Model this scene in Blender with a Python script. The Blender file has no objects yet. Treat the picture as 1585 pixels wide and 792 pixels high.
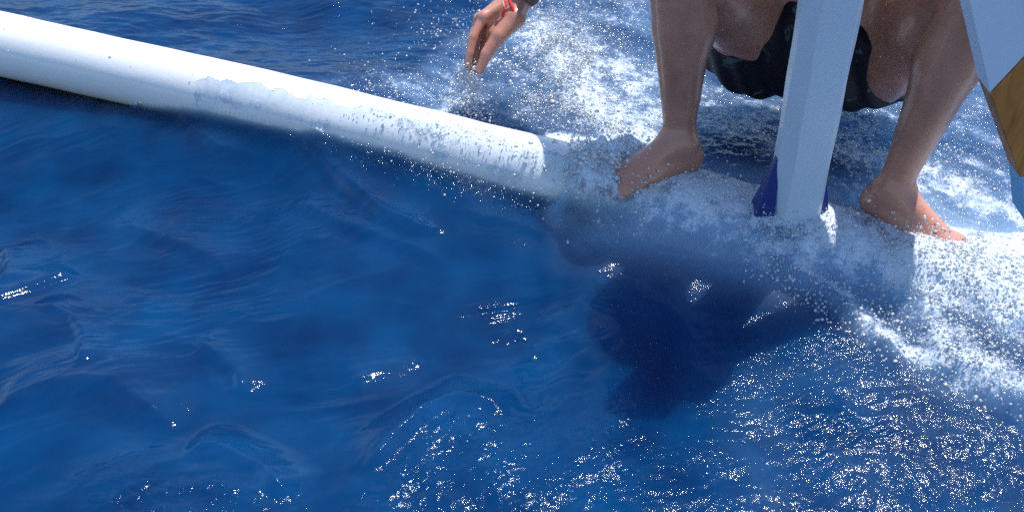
import bpy, math, random
import numpy as np

# ------------------------------------------------------------------ camera, sky, sun
sc = bpy.context.scene
random.seed(7)
rng = np.random.default_rng(11)
CAM_H, PITCH, FPX = 1.15, math.radians(40), 1500.0     # metres above the water, tilt down, focal length in photo pixels
cam = bpy.data.cameras.new('camera')
cam.sensor_width = 36.0
cam.lens = 36.0 * FPX / 1585.0
cam.clip_start, cam.clip_end = 0.02, 2000.0
camo = bpy.data.objects.new('camera', cam)
sc.collection.objects.link(camo)
camo.location = (0, 0, CAM_H)
camo.rotation_euler = (math.pi / 2 - PITCH, 0, 0)
sc.camera = camo

SUN_EL, SUN_AZ = math.radians(63), math.radians(35)     # azimuth from +Y towards +X
sdir = np.array([math.sin(SUN_AZ) * math.cos(SUN_EL), math.cos(SUN_AZ) * math.cos(SUN_EL), math.sin(SUN_EL)])
world = bpy.data.worlds.new('World')
sc.world = world
world.use_nodes = True
wn = world.node_tree
sky = wn.nodes.new('ShaderNodeTexSky')
sky.sky_type = 'NISHITA'
sky.sun_disc = False
sky.sun_elevation = SUN_EL
sky.sun_rotation = SUN_AZ
sky.air_density = 1.3
sky.dust_density = 0.3
sky.ozone_density = 5.0
bg = wn.nodes['Background']
bg.inputs['Strength'].default_value = 0.15
wn.links.new(sky.outputs[0], bg.inputs[0])
sun = bpy.data.lights.new('sun', 'SUN')
sun.energy = 4.6
sun.angle = math.radians(0.5)
sun.color = (1.0, 0.96, 0.9)
suno = bpy.data.objects.new('sun', sun)
sc.collection.objects.link(suno)
from mathutils import Vector
suno.rotation_euler = Vector(sdir).to_track_quat('Z', 'Y').to_euler()
sc.view_settings.view_transform = 'Standard'
sc.view_settings.look = 'None'
sc.view_settings.exposure = 0.35
sc.view_settings.gamma = 1.0
sc.cycles.use_denoising = False
sc.cycles.sample_clamp_indirect = 6.0
sc.cycles.max_bounces = 8
sc.cycles.transparent_max_bounces = 12
sc.cycles.caustics_reflective = False
sc.cycles.caustics_refractive = False

# ------------------------------------------------------------------ survey helpers (where things of the photo stand in the world)
CP, SP = math.cos(PITCH), math.sin(PITCH)
def W(px, py, d):
    x = (px - 792.5) / FPX * d
    u = (396 - py) / FPX * d
    return np.array([x, d * CP + u * SP, CAM_H + u * CP - d * SP])
def G(px, py, z=0.0):
    a = W(px, py, 1.0) - np.array([0, 0, CAM_H])
    return np.array([0, 0, CAM_H]) + a * ((z - CAM_H) / a[2])
def V(*a): return np.array(a, float)
def unit(v):
    v = np.asarray(v, float)
    return v / max(np.linalg.norm(v), 1e-9)

# ------------------------------------------------------------------ numpy gradient noise
_perm = np.random.RandomState(3).permutation(4096)
_ang = np.random.RandomState(4).rand(4096) * 2 * np.pi
_gx, _gy = np.cos(_ang), np.sin(_ang)
def pnoise(x, y, seed=0):
    xi = np.floor(x).astype(np.int64); yi = np.floor(y).astype(np.int64)
    xf = x - xi; yf = y - yi
    u = xf * xf * xf * (xf * (xf * 6 - 15) + 10); v = yf * yf * yf * (yf * (yf * 6 - 15) + 10)
    def g(ix, iy, dx, dy):
        h = _perm[(_perm[(ix + seed * 131) & 4095] + iy) & 4095]
        return _gx[h] * dx + _gy[h] * dy
    a = g(xi, yi, xf, yf); b = g(xi + 1, yi, xf - 1, yf)
    c = g(xi, yi + 1, xf, yf - 1); d = g(xi + 1, yi + 1, xf - 1, yf - 1)
    return (a + (b - a) * u) * (1 - v) + (c + (d - c) * u) * v * 1.0
def fbm(x, y, sc_, octv=4, gain=0.5, seed=0):
    s = 0; a = 1.0; t = 0
    for k in range(octv):
        s = s + a * pnoise(x * sc_ * 2 ** k + 17.3 * k, y * sc_ * 2 ** k - 9.1 * k, seed + k)
        t += a; a *= gain
    return s / t * 1.6
def ridged(x, y, sc_, octv=3, gain=0.5, seed=0):
    s = 0; a = 1.0; t = 0
    for k in range(octv):
        s = s + a * (1 - np.abs(pnoise(x * sc_ * 2 ** k + 5.7 * k, y * sc_ * 2 ** k + 3.3 * k, seed + k)) * 2.4)
        t += a; a *= gain
    return s / t
def sstep(a, b, x):
    t = np.clip((x - a) / (b - a), 0, 1)
    return t * t * (3 - 2 * t)

# ------------------------------------------------------------------ materials
def new_mat(name):
    m = bpy.data.materials.new(name); m.use_nodes = True
    return m, m.node_tree, m.node_tree.nodes['Principled BSDF']
def N(nt, typ, **kw):
    n = nt.nodes.new(typ)
    for k, v in kw.items():
        if k in ('operation', 'blend_type', 'data_type', 'attribute_name', 'noise_dimensions', 'feature', 'wave_type'):
            setattr(n, k, v)
        else:
            n.inputs[k].default_value = v
    return n
def math_(nt, op, a, b=None, c=None, clamp=False):
    n = nt.nodes.new('ShaderNodeMath'); n.operation = op; n.use_clamp = clamp
    for i, v in enumerate((a, b, c)):
        if v is None: continue
        if isinstance(v, (int, float)): n.inputs[i].default_value = v
        else: nt.links.new(v, n.inputs[i])
    return n.outputs[0]
def ramp(nt, fac, stops):
    n = nt.nodes.new('ShaderNodeValToRGB')
    while len(n.color_ramp.elements) < len(stops): n.color_ramp.elements.new(0.5)
    for e, (p, c) in zip(n.color_ramp.elements, stops):
        e.position = p; e.color = (*c, 1)
    nt.links.new(fac, n.inputs[0])
    return n.outputs[0]
def maprange(nt, v, a, b, c=0.0, d=1.0, smooth=False):
    n = nt.nodes.new('ShaderNodeMapRange')
    if smooth: n.interpolation_type = 'SMOOTHSTEP'
    for i, q in enumerate((v, a, b, c, d)):
        if isinstance(q, (int, float)): n.inputs[i].default_value = q
        else: nt.links.new(q, n.inputs[i])
    return n.outputs[0]

def paint_mat(name, col, dirt=(0.35, 0.37, 0.36), rough=0.35, grain=0.25, coat=0.3):
    m, nt, p = new_mat(name)
    tc = N(nt, 'ShaderNodeTexCoord')
    n1 = N(nt, 'ShaderNodeTexNoise', Scale=9.0, Detail=6.0, Roughness=0.65); nt.links.new(tc.outputs['Object'], n1.inputs['Vector'])
    n2 = N(nt, 'ShaderNodeTexNoise', Scale=70.0, Detail=5.0, Roughness=0.7); nt.links.new(tc.outputs['Object'], n2.inputs['Vector'])
    f = maprange(nt, math_(nt, 'MULTIPLY_ADD', n2.outputs[0], 0.5, n1.outputs[0]), 0.82, 1.15, 0.0, grain)
    mx = nt.nodes.new('ShaderNodeMix'); mx.data_type = 'RGBA'
    mx.inputs['A'].default_value = (*col, 1); mx.inputs['B'].default_value = (*dirt, 1)
    nt.links.new(f, mx.inputs['Factor']); nt.links.new(mx.outputs['Result'], p.inputs['Base Color'])
    nt.links.new(maprange(nt, n2.outputs[0], 0.3, 0.7, rough - 0.1, rough + 0.15), p.inputs['Roughness'])
    p.inputs['Coat Weight'].default_value = coat; p.inputs['Coat Roughness'].default_value = 0.12
    b = N(nt, 'ShaderNodeBump', Strength=0.25, Distance=0.002); nt.links.new(n2.outputs[0], b.inputs['Height'])
    nt.links.new(b.outputs[0], p.inputs['Normal'])
    return m

M = {}
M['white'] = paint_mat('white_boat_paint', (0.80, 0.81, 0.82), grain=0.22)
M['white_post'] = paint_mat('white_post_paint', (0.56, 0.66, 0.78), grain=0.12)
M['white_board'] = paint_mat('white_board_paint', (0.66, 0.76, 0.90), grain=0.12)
M['blue'] = paint_mat('blue_boat_paint', (0.008, 0.026, 0.19), dirt=(0.03, 0.07, 0.2), rough=0.4, coat=0.2)
M['light_blue'] = paint_mat('light_blue_boat_paint', (0.25, 0.52, 0.82), rough=0.4, coat=0.2)

m, nt, p = new_mat('varnished_wood'); M['wood'] = m
tc = N(nt, 'ShaderNodeTexCoord'); mp = N(nt, 'ShaderNodeMapping'); mp.inputs['Scale'].default_value = (14, 14, 2.2)
nt.links.new(tc.outputs['Object'], mp.inputs['Vector'])
n1 = N(nt, 'ShaderNodeTexNoise', Scale=3.0, Detail=8.0, Roughness=0.6, Distortion=1.2); nt.links.new(mp.outputs[0], n1.inputs['Vector'])
nt.links.new(ramp(nt, n1.outputs[0], [(0.3, (0.30, 0.10, 0.012)), (0.52, (0.52, 0.20, 0.030)), (0.72, (0.66, 0.31, 0.06))]), p.inputs['Base Color'])
p.inputs['Roughness'].default_value = 0.4; p.inputs['Coat Weight'].default_value = 0.4
b = N(nt, 'ShaderNodeBump', Strength=0.3, Distance=0.002); nt.links.new(n1.outputs[0], b.inputs['Height']); nt.links.new(b.outputs[0], p.inputs['Normal'])

m, nt, p = new_mat('wet_tanned_skin'); M['skin'] = m
tc = N(nt, 'ShaderNodeTexCoord')
n1 = N(nt, 'ShaderNodeTexNoise', Scale=16.0, Detail=5.0, Roughness=0.6); nt.links.new(tc.outputs['Object'], n1.inputs['Vector'])
n2 = N(nt, 'ShaderNodeTexNoise', Scale=260.0, Detail=4.0, Roughness=0.7); nt.links.new(tc.outputs['Object'], n2.inputs['Vector'])
vo = N(nt, 'ShaderNodeTexVoronoi', Scale=420.0); nt.links.new(tc.outputs['Object'], vo.inputs['Vector'])
at = N(nt, 'ShaderNodeAttribute', attribute_name='pink')
tan = ramp(nt, n1.outputs[0], [(0.3, (0.31, 0.14, 0.09)), (0.55, (0.41, 0.195, 0.13)), (0.8, (0.50, 0.26, 0.18))])
mx = nt.nodes.new('ShaderNodeMix'); mx.data_type = 'RGBA'; nt.links.new(at.outputs['Fac'], mx.inputs['Factor'])
nt.links.new(tan, mx.inputs['A']); mx.inputs['B'].default_value = (0.62, 0.25, 0.17, 1)
nt.links.new(mx.outputs['Result'], p.inputs['Base Color'])
p.inputs['Subsurface Weight'].default_value = 0.0; p.inputs['Subsurface Radius'].default_value = (0.012, 0.004, 0.002)
p.inputs['Subsurface Scale'].default_value = 1.0
nt.links.new(maprange(nt, n2.outputs[0], 0.3, 0.7, 0.30, 0.5), p.inputs['Roughness'])
p.inputs['Coat Weight'].default_value = 0.5; p.inputs['Coat Roughness'].default_value = 0.16
h = math_(nt, 'MULTIPLY_ADD', n2.outputs[0], 0.6, vo.outputs['Distance'])
b = N(nt, 'ShaderNodeBump', Strength=0.3, Distance=0.0012); nt.links.new(h, b.inputs['Height']); nt.links.new(b.outputs[0], p.inputs['Normal'])

m, nt, p = new_mat('black_board_short_cloth'); M['cloth'] = m
tc = N(nt, 'ShaderNodeTexCoord')
n1 = N(nt, 'ShaderNodeTexNoise', Scale=12.0, Detail=5.0, Distortion=1.6); nt.links.new(tc.outputs['Object'], n1.inputs['Vector'])
n2 = N(nt, 'ShaderNodeTexNoise', Scale=500.0, Detail=2.0); nt.links.new(tc.outputs['Object'], n2.inputs['Vector'])
nt.links.new(ramp(nt, n1.outputs[0], [(0.0, (0.004, 0.004, 0.010)), (0.60, (0.005, 0.005, 0.012)), (0.64, (0.03, 0.06, 0.07)), (0.66, (0.10, 0.13, 0.15)), (0.67, (0.005, 0.005, 0.012))]), p.inputs['Base Color'])
p.inputs['Roughness'].default_value = 0.6; p.inputs['Specular IOR Level'].default_value = 0.25; p.inputs['Coat Roughness'].default_value = 0.3
b = N(nt, 'ShaderNodeBump', Strength=0.3, Distance=0.001); nt.links.new(n2.outputs[0], b.inputs['Height']); nt.links.new(b.outputs[0], p.inputs['Normal'])

def plain(name, col, rough=0.6, scale=120.0, var=0.35, bump=0.4):
    m, nt, p = new_mat(name)
    tc = N(nt, 'ShaderNodeTexCoord')
    n1 = N(nt, 'ShaderNodeTexNoise', Scale=scale, Detail=4.0, Roughness=0.6); nt.links.new(tc.outputs['Object'], n1.inputs['Vector'])
    lo = tuple(c * (1 - var) for c in col); hi = tuple(min(1, c * (1 + var)) for c in col)
    nt.links.new(ramp(nt, n1.outputs[0], [(0.3, lo), (0.7, hi)]), p.inputs['Base Color'])
    p.inputs['Roughness'].default_value = rough
    b = N(nt, 'ShaderNodeBump', Strength=bump, Distance=0.001); nt.links.new(n1.outputs[0], b.inputs['Height']); nt.links.new(b.outputs[0], p.inputs['Normal'])
    return m
M['rope'] = plain('dark_red_rope', (0.05, 0.018, 0.03))
M['red'] = plain('red_thread', (0.62, 0.02, 0.03), 0.5, 400)
M['cream'] = plain('cream_thread', (0.7, 0.6, 0.48), 0.6, 400)
M['brown_weave'] = plain('brown_woven_band', (0.13, 0.085, 0.07), 0.7, 260, 0.6, 0.8)
M['hair'] = plain('dark_brown_hair', (0.03, 0.018, 0.012), 0.5, 200, 0.5, 0.8)
M['eye'] = plain('eye_white', (0.75, 0.73, 0.7), 0.2, 40, 0.05, 0.0)

# water droplets: clear beads
m, nt, p = new_mat('water_droplet'); M['drop'] = m
nt.nodes.remove(p); out = nt.nodes['Material Output']
gl = N(nt, 'ShaderNodeBsdfGlossy', Roughness=0.32); gl.inputs['Color'].default_value = (1, 1, 1, 1)
tr = N(nt, 'ShaderNodeBsdfTransparent'); tr.inputs['Color'].default_value = (0.93, 0.96, 1, 1)
dd = N(nt, 'ShaderNodeBsdfDiffuse'); dd.inputs['Color'].default_value = (0.9, 0.93, 0.96, 1)
dt = N(nt, 'ShaderNodeBsdfTranslucent'); dt.inputs['Color'].default_value = (0.9, 0.93, 0.96, 1)
df = nt.nodes.new('ShaderNodeMixShader'); df.inputs[0].default_value = 0.15; nt.links.new(dd.outputs[0], df.inputs[1]); nt.links.new(dt.outputs[0], df.inputs[2])
fr = N(nt, 'ShaderNodeFresnel', IOR=1.5)
a1 = nt.nodes.new('ShaderNodeMixShader'); a1.inputs[0].default_value = 0.55
nt.links.new(tr.outputs[0], a1.inputs[1]); nt.links.new(df.outputs[0], a1.inputs[2])
a2 = nt.nodes.new('ShaderNodeMixShader'); nt.links.new(math_(nt, 'ADD', fr.outputs[0], 0.12, clamp=True), a2.inputs[0])
nt.links.new(a1.outputs[0], a2.inputs[1]); nt.links.new(gl.outputs[0], a2.inputs[2])
nt.links.new(a2.outputs[0], out.inputs['Surface'])

# sea water
m, nt, p = new_mat('sea_water'); M['water'] = m
nt.nodes.remove(p); out = nt.nodes['Material Output']
tc = N(nt, 'ShaderNodeTexCoord')
aF = N(nt, 'ShaderNodeAttribute', attribute_name='foam').outputs['Fac']
aT = N(nt, 'ShaderNodeAttribute', attribute_name='thick').outputs['Fac']
aC = N(nt, 'ShaderNodeAttribute', attribute_name='chop').outputs['Fac']
def nz(scale, det=4.0, rough=0.6, dist=0.0, stretch=None):
    n = N(nt, 'ShaderNodeTexNoise', Scale=scale, Detail=det, Roughness=rough, Distortion=dist)
    if stretch:
        mp = N(nt, 'ShaderNodeMapping'); mp.inputs['Scale'].default_value = stretch[0]; mp.inputs['Rotation'].default_value = stretch[1]
        nt.links.new(tc.outputs['Object'], mp.inputs['Vector']); nt.links.new(mp.outputs[0], n.inputs['Vector'])
    else: nt.links.new(tc.outputs['Object'], n.inputs['Vector'])
    return n.outputs[0]
nA = nz(30, 6, 0.7); nB = nz(150, 4, 0.75, 0.6); nS = nz(7, 3, 0.5)
nR = nz(30, 3, 0.5, 0.8, ((0.35, 1.6, 1.0), (0, 0, 0.35)))
# foam coverage
cov = math_(nt, 'ADD', math_(nt, 'MULTIPLY', math_(nt, 'SUBTRACT', nA, 0.5), 1.9), math_(nt, 'MULTIPLY', math_(nt, 'SUBTRACT', nB, 0.5), 1.0))
cov = math_(nt, 'ADD', cov, math_(nt, 'MULTIPLY_ADD', aF, 1.25, -0.62))
fm = maprange(nt, cov, -0.06, 0.50, 0.0, 1.0, True)
fm = math_(nt, 'MULTIPLY', fm, maprange(nt, aF, 0.02, 0.15), clamp=True)
# bump
hb = math_(nt, 'ADD', math_(nt, 'MULTIPLY', nR, 0.35), math_(nt, 'MULTIPLY', math_(nt, 'MULTIPLY', nB, aC), 1.0))
aG = N(nt, 'ShaderNodeAttribute', attribute_name='glit').outputs['Fac']
nG = nz(60, 1.5, 0.45, 0.4)
hb = math_(nt, 'ADD', hb, math_(nt, 'MULTIPLY', math_(nt, 'MULTIPLY', nG, aG), 2.6))
bump = N(nt, 'ShaderNodeBump', Strength=0.5, Distance=0.004); nt.links.new(hb, bump.inputs['Height'])
# body colour of the water
col = ramp(nt, nS, [(0.3, (0.0, 0.017, 0.070)), (0.7, (0.0, 0.036, 0.118))])
aK = N(nt, 'ShaderNodeAttribute', attribute_name='milk_sheen').outputs['Fac']
aM = math_(nt, 'MULTIPLY_ADD', aF, 0.34, aK, clamp=True)                     # micro-bubbles whiten foaming water; thin pale streaks are painted sky sheen
mk = nt.nodes.new('ShaderNodeMix'); mk.data_type = 'RGBA'; nt.links.new(aM, mk.inputs['Factor']); nt.links.new(col, mk.inputs['A']); mk.inputs['B'].default_value = (0.44, 0.64, 0.92, 1)
col = mk.outputs['Result']
d0 = N(nt, 'ShaderNodeBsdfDiffuse'); nt.links.new(col, d0.inputs['Color'])
nQ = nz(7, 2, 0.5, 0.8, ((0.55, 1.5, 1.0), (0, 0, 0.35)))
bd = N(nt, 'ShaderNodeBump', Strength=0.7, Distance=0.03); nt.links.new(math_(nt, 'MULTIPLY_ADD', nR, 0.12, nQ), bd.inputs['Height']); nt.links.new(bd.outputs[0], d0.inputs['Normal'])
d1 = nt.nodes.new('ShaderNodeSubsurfaceScattering'); d1.falloff = 'BURLEY'; d1.inputs['Radius'].default_value = (0.10, 0.20, 0.28); d1.inputs['Scale'].default_value = 1.0
nt.links.new(col, d1.inputs['Color'])
dif = nt.nodes.new('ShaderNodeMixShader'); dif.inputs[0].default_value = 0.8; nt.links.new(d0.outputs[0], dif.inputs[1]); nt.links.new(d1.outputs[0], dif.inputs[2]) 
tr = N(nt, 'ShaderNodeBsdfTransparent')
tcol = ramp(nt, aT, [(0.0, (1, 1, 1)), (0.35, (0.74, 0.90, 1.0)), (1.0, (0.08, 0.38, 0.8))]); nt.links.new(tcol, tr.inputs['Color'])
mA = nt.nodes.new('ShaderNodeMixShader'); nt.links.new(aT, mA.inputs[0]); nt.links.new(tr.outputs[0], mA.inputs[1]); nt.links.new(dif.outputs[0], mA.inputs[2])
gl = N(nt, 'ShaderNodeBsdfGlossy', Roughness=0.08); nt.links.new(math_(nt, 'MULTIPLY_ADD', aG, 0.045, 0.035), gl.inputs['Roughness']); nt.links.new(bump.outputs[0], gl.inputs['Normal'])
fr = N(nt, 'ShaderNodeFresnel', IOR=1.33); nt.links.new(bump.outputs[0], fr.inputs['Normal'])
mB = nt.nodes.new('ShaderNodeMixShader'); geo = N(nt, 'ShaderNodeNewGeometry')                                   # seen from below the surface the fresnel of the thin sheet is small
nt.links.new(math_(nt, 'MULTIPLY', fr.outputs[0], math_(nt, 'SUBTRACT', 1.0, geo.outputs['Backfacing'])), mB.inputs[0]); nt.links.new(mA.outputs[0], mB.inputs[1]); nt.links.new(gl.outputs[0], mB.inputs[2])
fp = N(nt, 'ShaderNodeBsdfPrincipled', Roughness=0.45); fp.inputs['Base Color'].default_value = (0.68, 0.78, 0.90, 1)
fp.inputs['Subsurface Weight'].default_value = 0.0
fb = N(nt, 'ShaderNodeBump', Strength=0.9, Distance=0.004); nt.links.new(nB, fb.inputs['Height']); nt.links.new(fb.outputs[0], fp.inputs['Normal'])
mC = nt.nodes.new('ShaderNodeMixShader'); nt.links.new(math_(nt, 'MULTIPLY', fm, 0.88), mC.inputs[0]); nt.links.new(mB.outputs[0], mC.inputs[1]); nt.links.new(fp.outputs[0], mC.inputs[2])
nt.links.new(mC.outputs[0], out.inputs['Surface'])
M['deep'] = plain('deep_sea', (0.002, 0.03, 0.12), 1.0, 2, 0.1, 0.0)

# ------------------------------------------------------------------ object helpers
def mesh_obj(name, verts, faces, mat, parent=None, smooth=True, loc=None):
    me = bpy.data.meshes.new(name)
    verts = np.asarray(verts, np.float32)
    if isinstance(faces, np.ndarray):
        k = faces.shape[1]
        me.vertices.add(len(verts)); me.vertices.foreach_set('co', verts.ravel())
        me.loops.add(faces.size); me.loops.foreach_set('vertex_index', faces.astype(np.int32).ravel())
        me.polygons.add(len(faces)); me.polygons.foreach_set('loop_start', np.arange(len(faces), dtype=np.int32) * k)
        me.update(calc_edges=True)
    else:
        me.from_pydata([tuple(map(float, v)) for v in verts], [], faces); me.update()
    if smooth: me.polygons.foreach_set('use_smooth', np.ones(len(me.polygons), bool))
    me.materials.append(mat)
    me.validate()
    o = bpy.data.objects.new(name, me); sc.collection.objects.link(o)
    if parent is not None:
        o.parent = parent
        o.matrix_parent_inverse.identity()
        o.location = tuple(-Vector(parent['base']))
    return o
def empty(name, loc, label, cat, group=None):
    o = bpy.data.objects.new(name, None); sc.collection.objects.link(o)
    o.empty_display_size = 0.1
    o.location = tuple(map(float, loc)); o['base'] = [float(v) for v in loc]
    o['label'] = label; o['category'] = cat
    if group: o['group'] = group
    return o

def tube(pts, radii, seg=12, closed=False, cap=True):
    pts = [np.asarray(p, float) for p in pts]; n = len(pts)
    if not hasattr(radii, '__len__'): radii = [radii] * n
    vs, fs = [], []
    up = V(0.13, 0.21, 1.0)
    for i, p_ in enumerate(pts):
        t = unit((pts[(i + 1) % n] - pts[i - 1]) if closed else (pts[min(i + 1, n - 1)] - pts[max(i - 1, 0)]))
        a = unit(np.cross(t, up))
        if i and np.dot(a, pa) < 0: a = -a
        pa = a; b_ = np.cross(t, a)
        for k in range(seg):
            q = 2 * math.pi * k / seg
            vs.append(p_ + radii[i] * (math.cos(q) * a + math.sin(q) * b_))
    for i in range(n if closed else n - 1):
        j = (i + 1) % n
        for k in range(seg):
            l = (k + 1) % seg
            fs.append((i * seg + k, i * seg + l, j * seg + l, j * seg + k))
    if cap and not closed:
        fs.append(tuple(range(seg))[::-1]); fs.append(tuple((n - 1) * seg + k for k in range(seg)))
    return vs, fs

def surface_nets(D, origin, h):
    S = D < 0
    nx, ny, nz_ = D.shape
    cnt = np.zeros((nx - 1, ny - 1, nz_ - 1), np.int8)
    for a in (0, 1):
        for b_ in (0, 1):
            for c in (0, 1):
                cnt += S[a:nx - 1 + a, b_:ny - 1 + b_, c:nz_ - 1 + c]
    act = (cnt > 0) & (cnt < 8)
    idx = -np.ones(act.shape, np.int64)
    cells = np.argwhere(act)
    idx[act] = np.arange(len(cells))
    acc = np.zeros((len(cells), 3)); num = np.zeros(len(cells))
    cx, cy, cz = cells.T
    corners = [(a, b_, c) for a in (0, 1) for b_ in (0, 1) for c in (0, 1)]
    for c0 in corners:
        for ax in range(3):
            if c0[ax]: continue
            c1 = list(c0); c1[ax] = 1
            d0 = D[cx + c0[0], cy + c0[1], cz + c0[2]]; d1 = D[cx + c1[0], cy + c1[1], cz + c1[2]]
            m_ = (d0 < 0) != (d1 < 0)
            t = d0[m_] / (d0[m_] - d1[m_])
            q = np.tile(np.array(c0, float), (m_.sum(), 1)); q[:, ax] += t
            acc[m_] += q; num[m_] += 1
    verts = origin + (cells + acc / num[:, None]) * h
    quads = []
    for ax in range(3):
        o1, o2 = [(1, 2), (2, 0), (0, 1)][ax]
        sl0 = [slice(None)] * 3; sl1 = [slice(None)] * 3
        sl0[ax] = slice(0, -1); sl1[ax] = slice(1, None)
        e = np.argwhere(S[tuple(sl0)] != S[tuple(sl1)])
        e = e[(e[:, o1] > 0) & (e[:, o2] > 0) & (e[:, o1] < D.shape[o1] - 1) & (e[:, o2] < D.shape[o2] - 1)]
        ins = S[tuple(sl0)][tuple(e.T)]
        def cid(d1_, d2_):
            q = e.copy(); q[:, o1] += d1_; q[:, o2] += d2_
            return idx[tuple(q.T)]
        Q = np.stack([cid(-1, -1), cid(0, -1), cid(0, 0), cid(-1, 0)], 1)
        Q[~ins] = Q[~ins][:, ::-1]
        quads.append(Q)
    Q = np.concatenate(quads)
    return verts, Q[(Q >= 0).all(1)]

class Field:
    """Signed distance grid grown from tapered limbs and ellipsoids."""
    def __init__(s, lo, hi, h):
        s.lo = np.asarray(lo, float); s.h = h
        s.n = np.ceil((np.asarray(hi) - s.lo) / h).astype(int) + 1
        s.D = np.full(s.n, 0.12, np.float32)
    def _blk(s, lo, hi, pad=0.05):
        a = np.clip(np.floor((lo - pad - s.lo) / s.h).astype(int), 0, s.n); b_ = np.clip(np.ceil((hi + pad - s.lo) / s.h).astype(int) + 1, 0, s.n)
        sl = tuple(slice(i, j) for i, j in zip(a, b_))
        g = np.meshgrid(*[s.lo[k] + s.h * np.arange(a[k], b_[k]) for k in range(3)], indexing='ij')
        return sl, g
    def _join(s, sl, d, k):
        o = s.D[sl]
        hh = np.clip(0.5 + 0.5 * (o - d) / k, 0, 1)
        s.D[sl] = (o * (1 - hh) + d * hh - k * hh * (1 - hh)).astype(np.float32)
    def limb(s, a, b_, ra, rb, k=0.015):
        a = np.asarray(a, float); b_ = np.asarray(b_, float)
        r = max(ra, rb); sl, (x, y, z) = s._blk(np.minimum(a, b_) - r, np.maximum(a, b_) + r)
        ab = b_ - a; L2 = max(ab @ ab, 1e-9)
        t = np.clip(((x - a[0]) * ab[0] + (y - a[1]) * ab[1] + (z - a[2]) * ab[2]) / L2, 0, 1)
        d = np.sqrt((x - a[0] - t * ab[0]) ** 2 + (y - a[1] - t * ab[1]) ** 2 + (z - a[2] - t * ab[2]) ** 2) - (ra + (rb - ra) * t)
        s._join(sl, d, k)
    def ball(s, c, r, k=0.015, axes=None):
        c = np.asarray(c, float); r = np.asarray(r if hasattr(r, '__len__') else (r, r, r), float)
        R = np.eye(3) if axes is None else np.asarray(axes, float)
        rm = r.max(); sl, (x, y, z) = s._blk(c - rm, c + rm)
        q = [((x - c[0]) * R[i][0] + (y - c[1]) * R[i][1] + (z - c[2]) * R[i][2]) / r[i] for i in range(3)]
        l = np.sqrt(q[0] ** 2 + q[1] ** 2 + q[2] ** 2)
        s._join(sl, (l - 1) * r.min() * (0.5 + 0.5 * np.clip(l, 0, 1)), k)
    def mesh(s): return surface_nets(s.D, s.lo, s.h)
def frame(f, up):
    f = unit(f); s_ = unit(np.cross(f, up)); return [f, s_, np.cross(s_, f)]

# ------------------------------------------------------------------ outrigger float axis
FA, FB, FR = W(0, 68, 2.20), W(1500, 446, 1.80), 0.0715
def faxis_x(x):
    t = (x - FA[0]) / (FB[0] - FA[0])
    p_ = FA + t * (FB - FA); tt = min(max(t, -0.6), 1.4)
    p_[2] += 0.075 * tt * (1 - tt); return p_
def faxis_arr(x):
    t = (x - FA[0]) / (FB[0] - FA[0]); tt = np.clip(t, -0.6, 1.4)
    return FA[1] + t * (FB[1] - FA[1]), FA[2] + t * (FB[2] - FA[2]) + 0.075 * tt * (1 - tt)
FT = unit(FB - FA)
FN = unit(np.cross(V(0, 0, 1), FT)) * 1.0      # horizontal, pointing to the far side
if FN[1] < 0: FN = -FN

# ------------------------------------------------------------------ sea surface
STEP = 0.0031
fx = np.arange(-1.62, 1.62, STEP); fy = np.arange(0.66, 2.72, STEP)
def grow(start, sign):
    o = []; d = STEP; p_ = start
    while abs(p_) < 260:
        d *= 1.22; p_ += sign * d; o.append(p_)
    return np.array(o)
gx = np.concatenate([grow(fx[0], -1)[::-1], fx, grow(fx[-1], 1)])
gy = np.concatenate([grow(fy[0], -1)[::-1], fy, grow(fy[-1], 1)])
X, Y = np.meshgrid(gx, gy, indexing='ij')

def seg_dist(poly, x=None, y=None):
    """distance to a polyline given in photo pixels on the water; also signed side and the fraction along it"""
    x = X if x is None else x; y = Y if y is None else y
    P_ = [G(a, b_)[:2] for a, b_ in poly]
    best = np.full(x.shape, 1e9); side = np.zeros(x.shape); frac = np.zeros(x.shape)
    L = [np.linalg.norm(P_[i + 1] - P_[i]) for i in range(len(P_) - 1)]; tot = sum(L); acc = 0
    for i in range(len(P_) - 1):
        a, b_ = P_[i], P_[i + 1]; ab = b_ - a
        t = np.clip(((x - a[0]) * ab[0] + (y - a[1]) * ab[1]) / (ab @ ab), 0, 1)
        dx = x - a[0] - t * ab[0]; dy = y - a[1] - t * ab[1]
        d = np.hypot(dx, dy); m_ = d < best
        best = np.where(m_, d, best); side = np.where(m_, np.sign(ab[0] * dy - ab[1] * dx), side)
        frac = np.where(m_, (acc + t * L[i]) / tot, frac); acc += L[i]
    return best, side, frac
def blob(poly, w, x=None, y=None):
    d, _, f = seg_dist(poly, x, y); return np.exp(-(d / w) ** 2)
def region(poly, soft=0.04, x=None, y=None):
    """soft inside mask of a polygon given in photo pixels on the water"""
    x = X if x is None else x; y = Y if y is None else y
    P_ = [G(a, b_)[:2] for a, b_ in poly]; ins = np.zeros(x.shape, bool); best = np.full(x.shape, 1e9)
    for i in range(len(P_)):
        a, b_ = P_[i], P_[(i + 1) % len(P_)]
        c = (a[1] > y) != (b_[1] > y)
        with np.errstate(divide='ignore', invalid='ignore'):
            xi = a[0] + (y - a[1]) * (b_[0] - a[0]) / (b_[1] - a[1] + 1e-12)
        ins ^= c & (x < xi)
        ab = b_ - a; t = np.clip(((x - a[0]) * ab[0] + (y - a[1]) * ab[1]) / (ab @ ab), 0, 1)
        best = np.minimum(best, np.hypot(x - a[0] - t * ab[0], y - a[1] - t * ab[1]))
    return sstep(-soft, soft, np.where(ins, best, -best))

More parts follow.
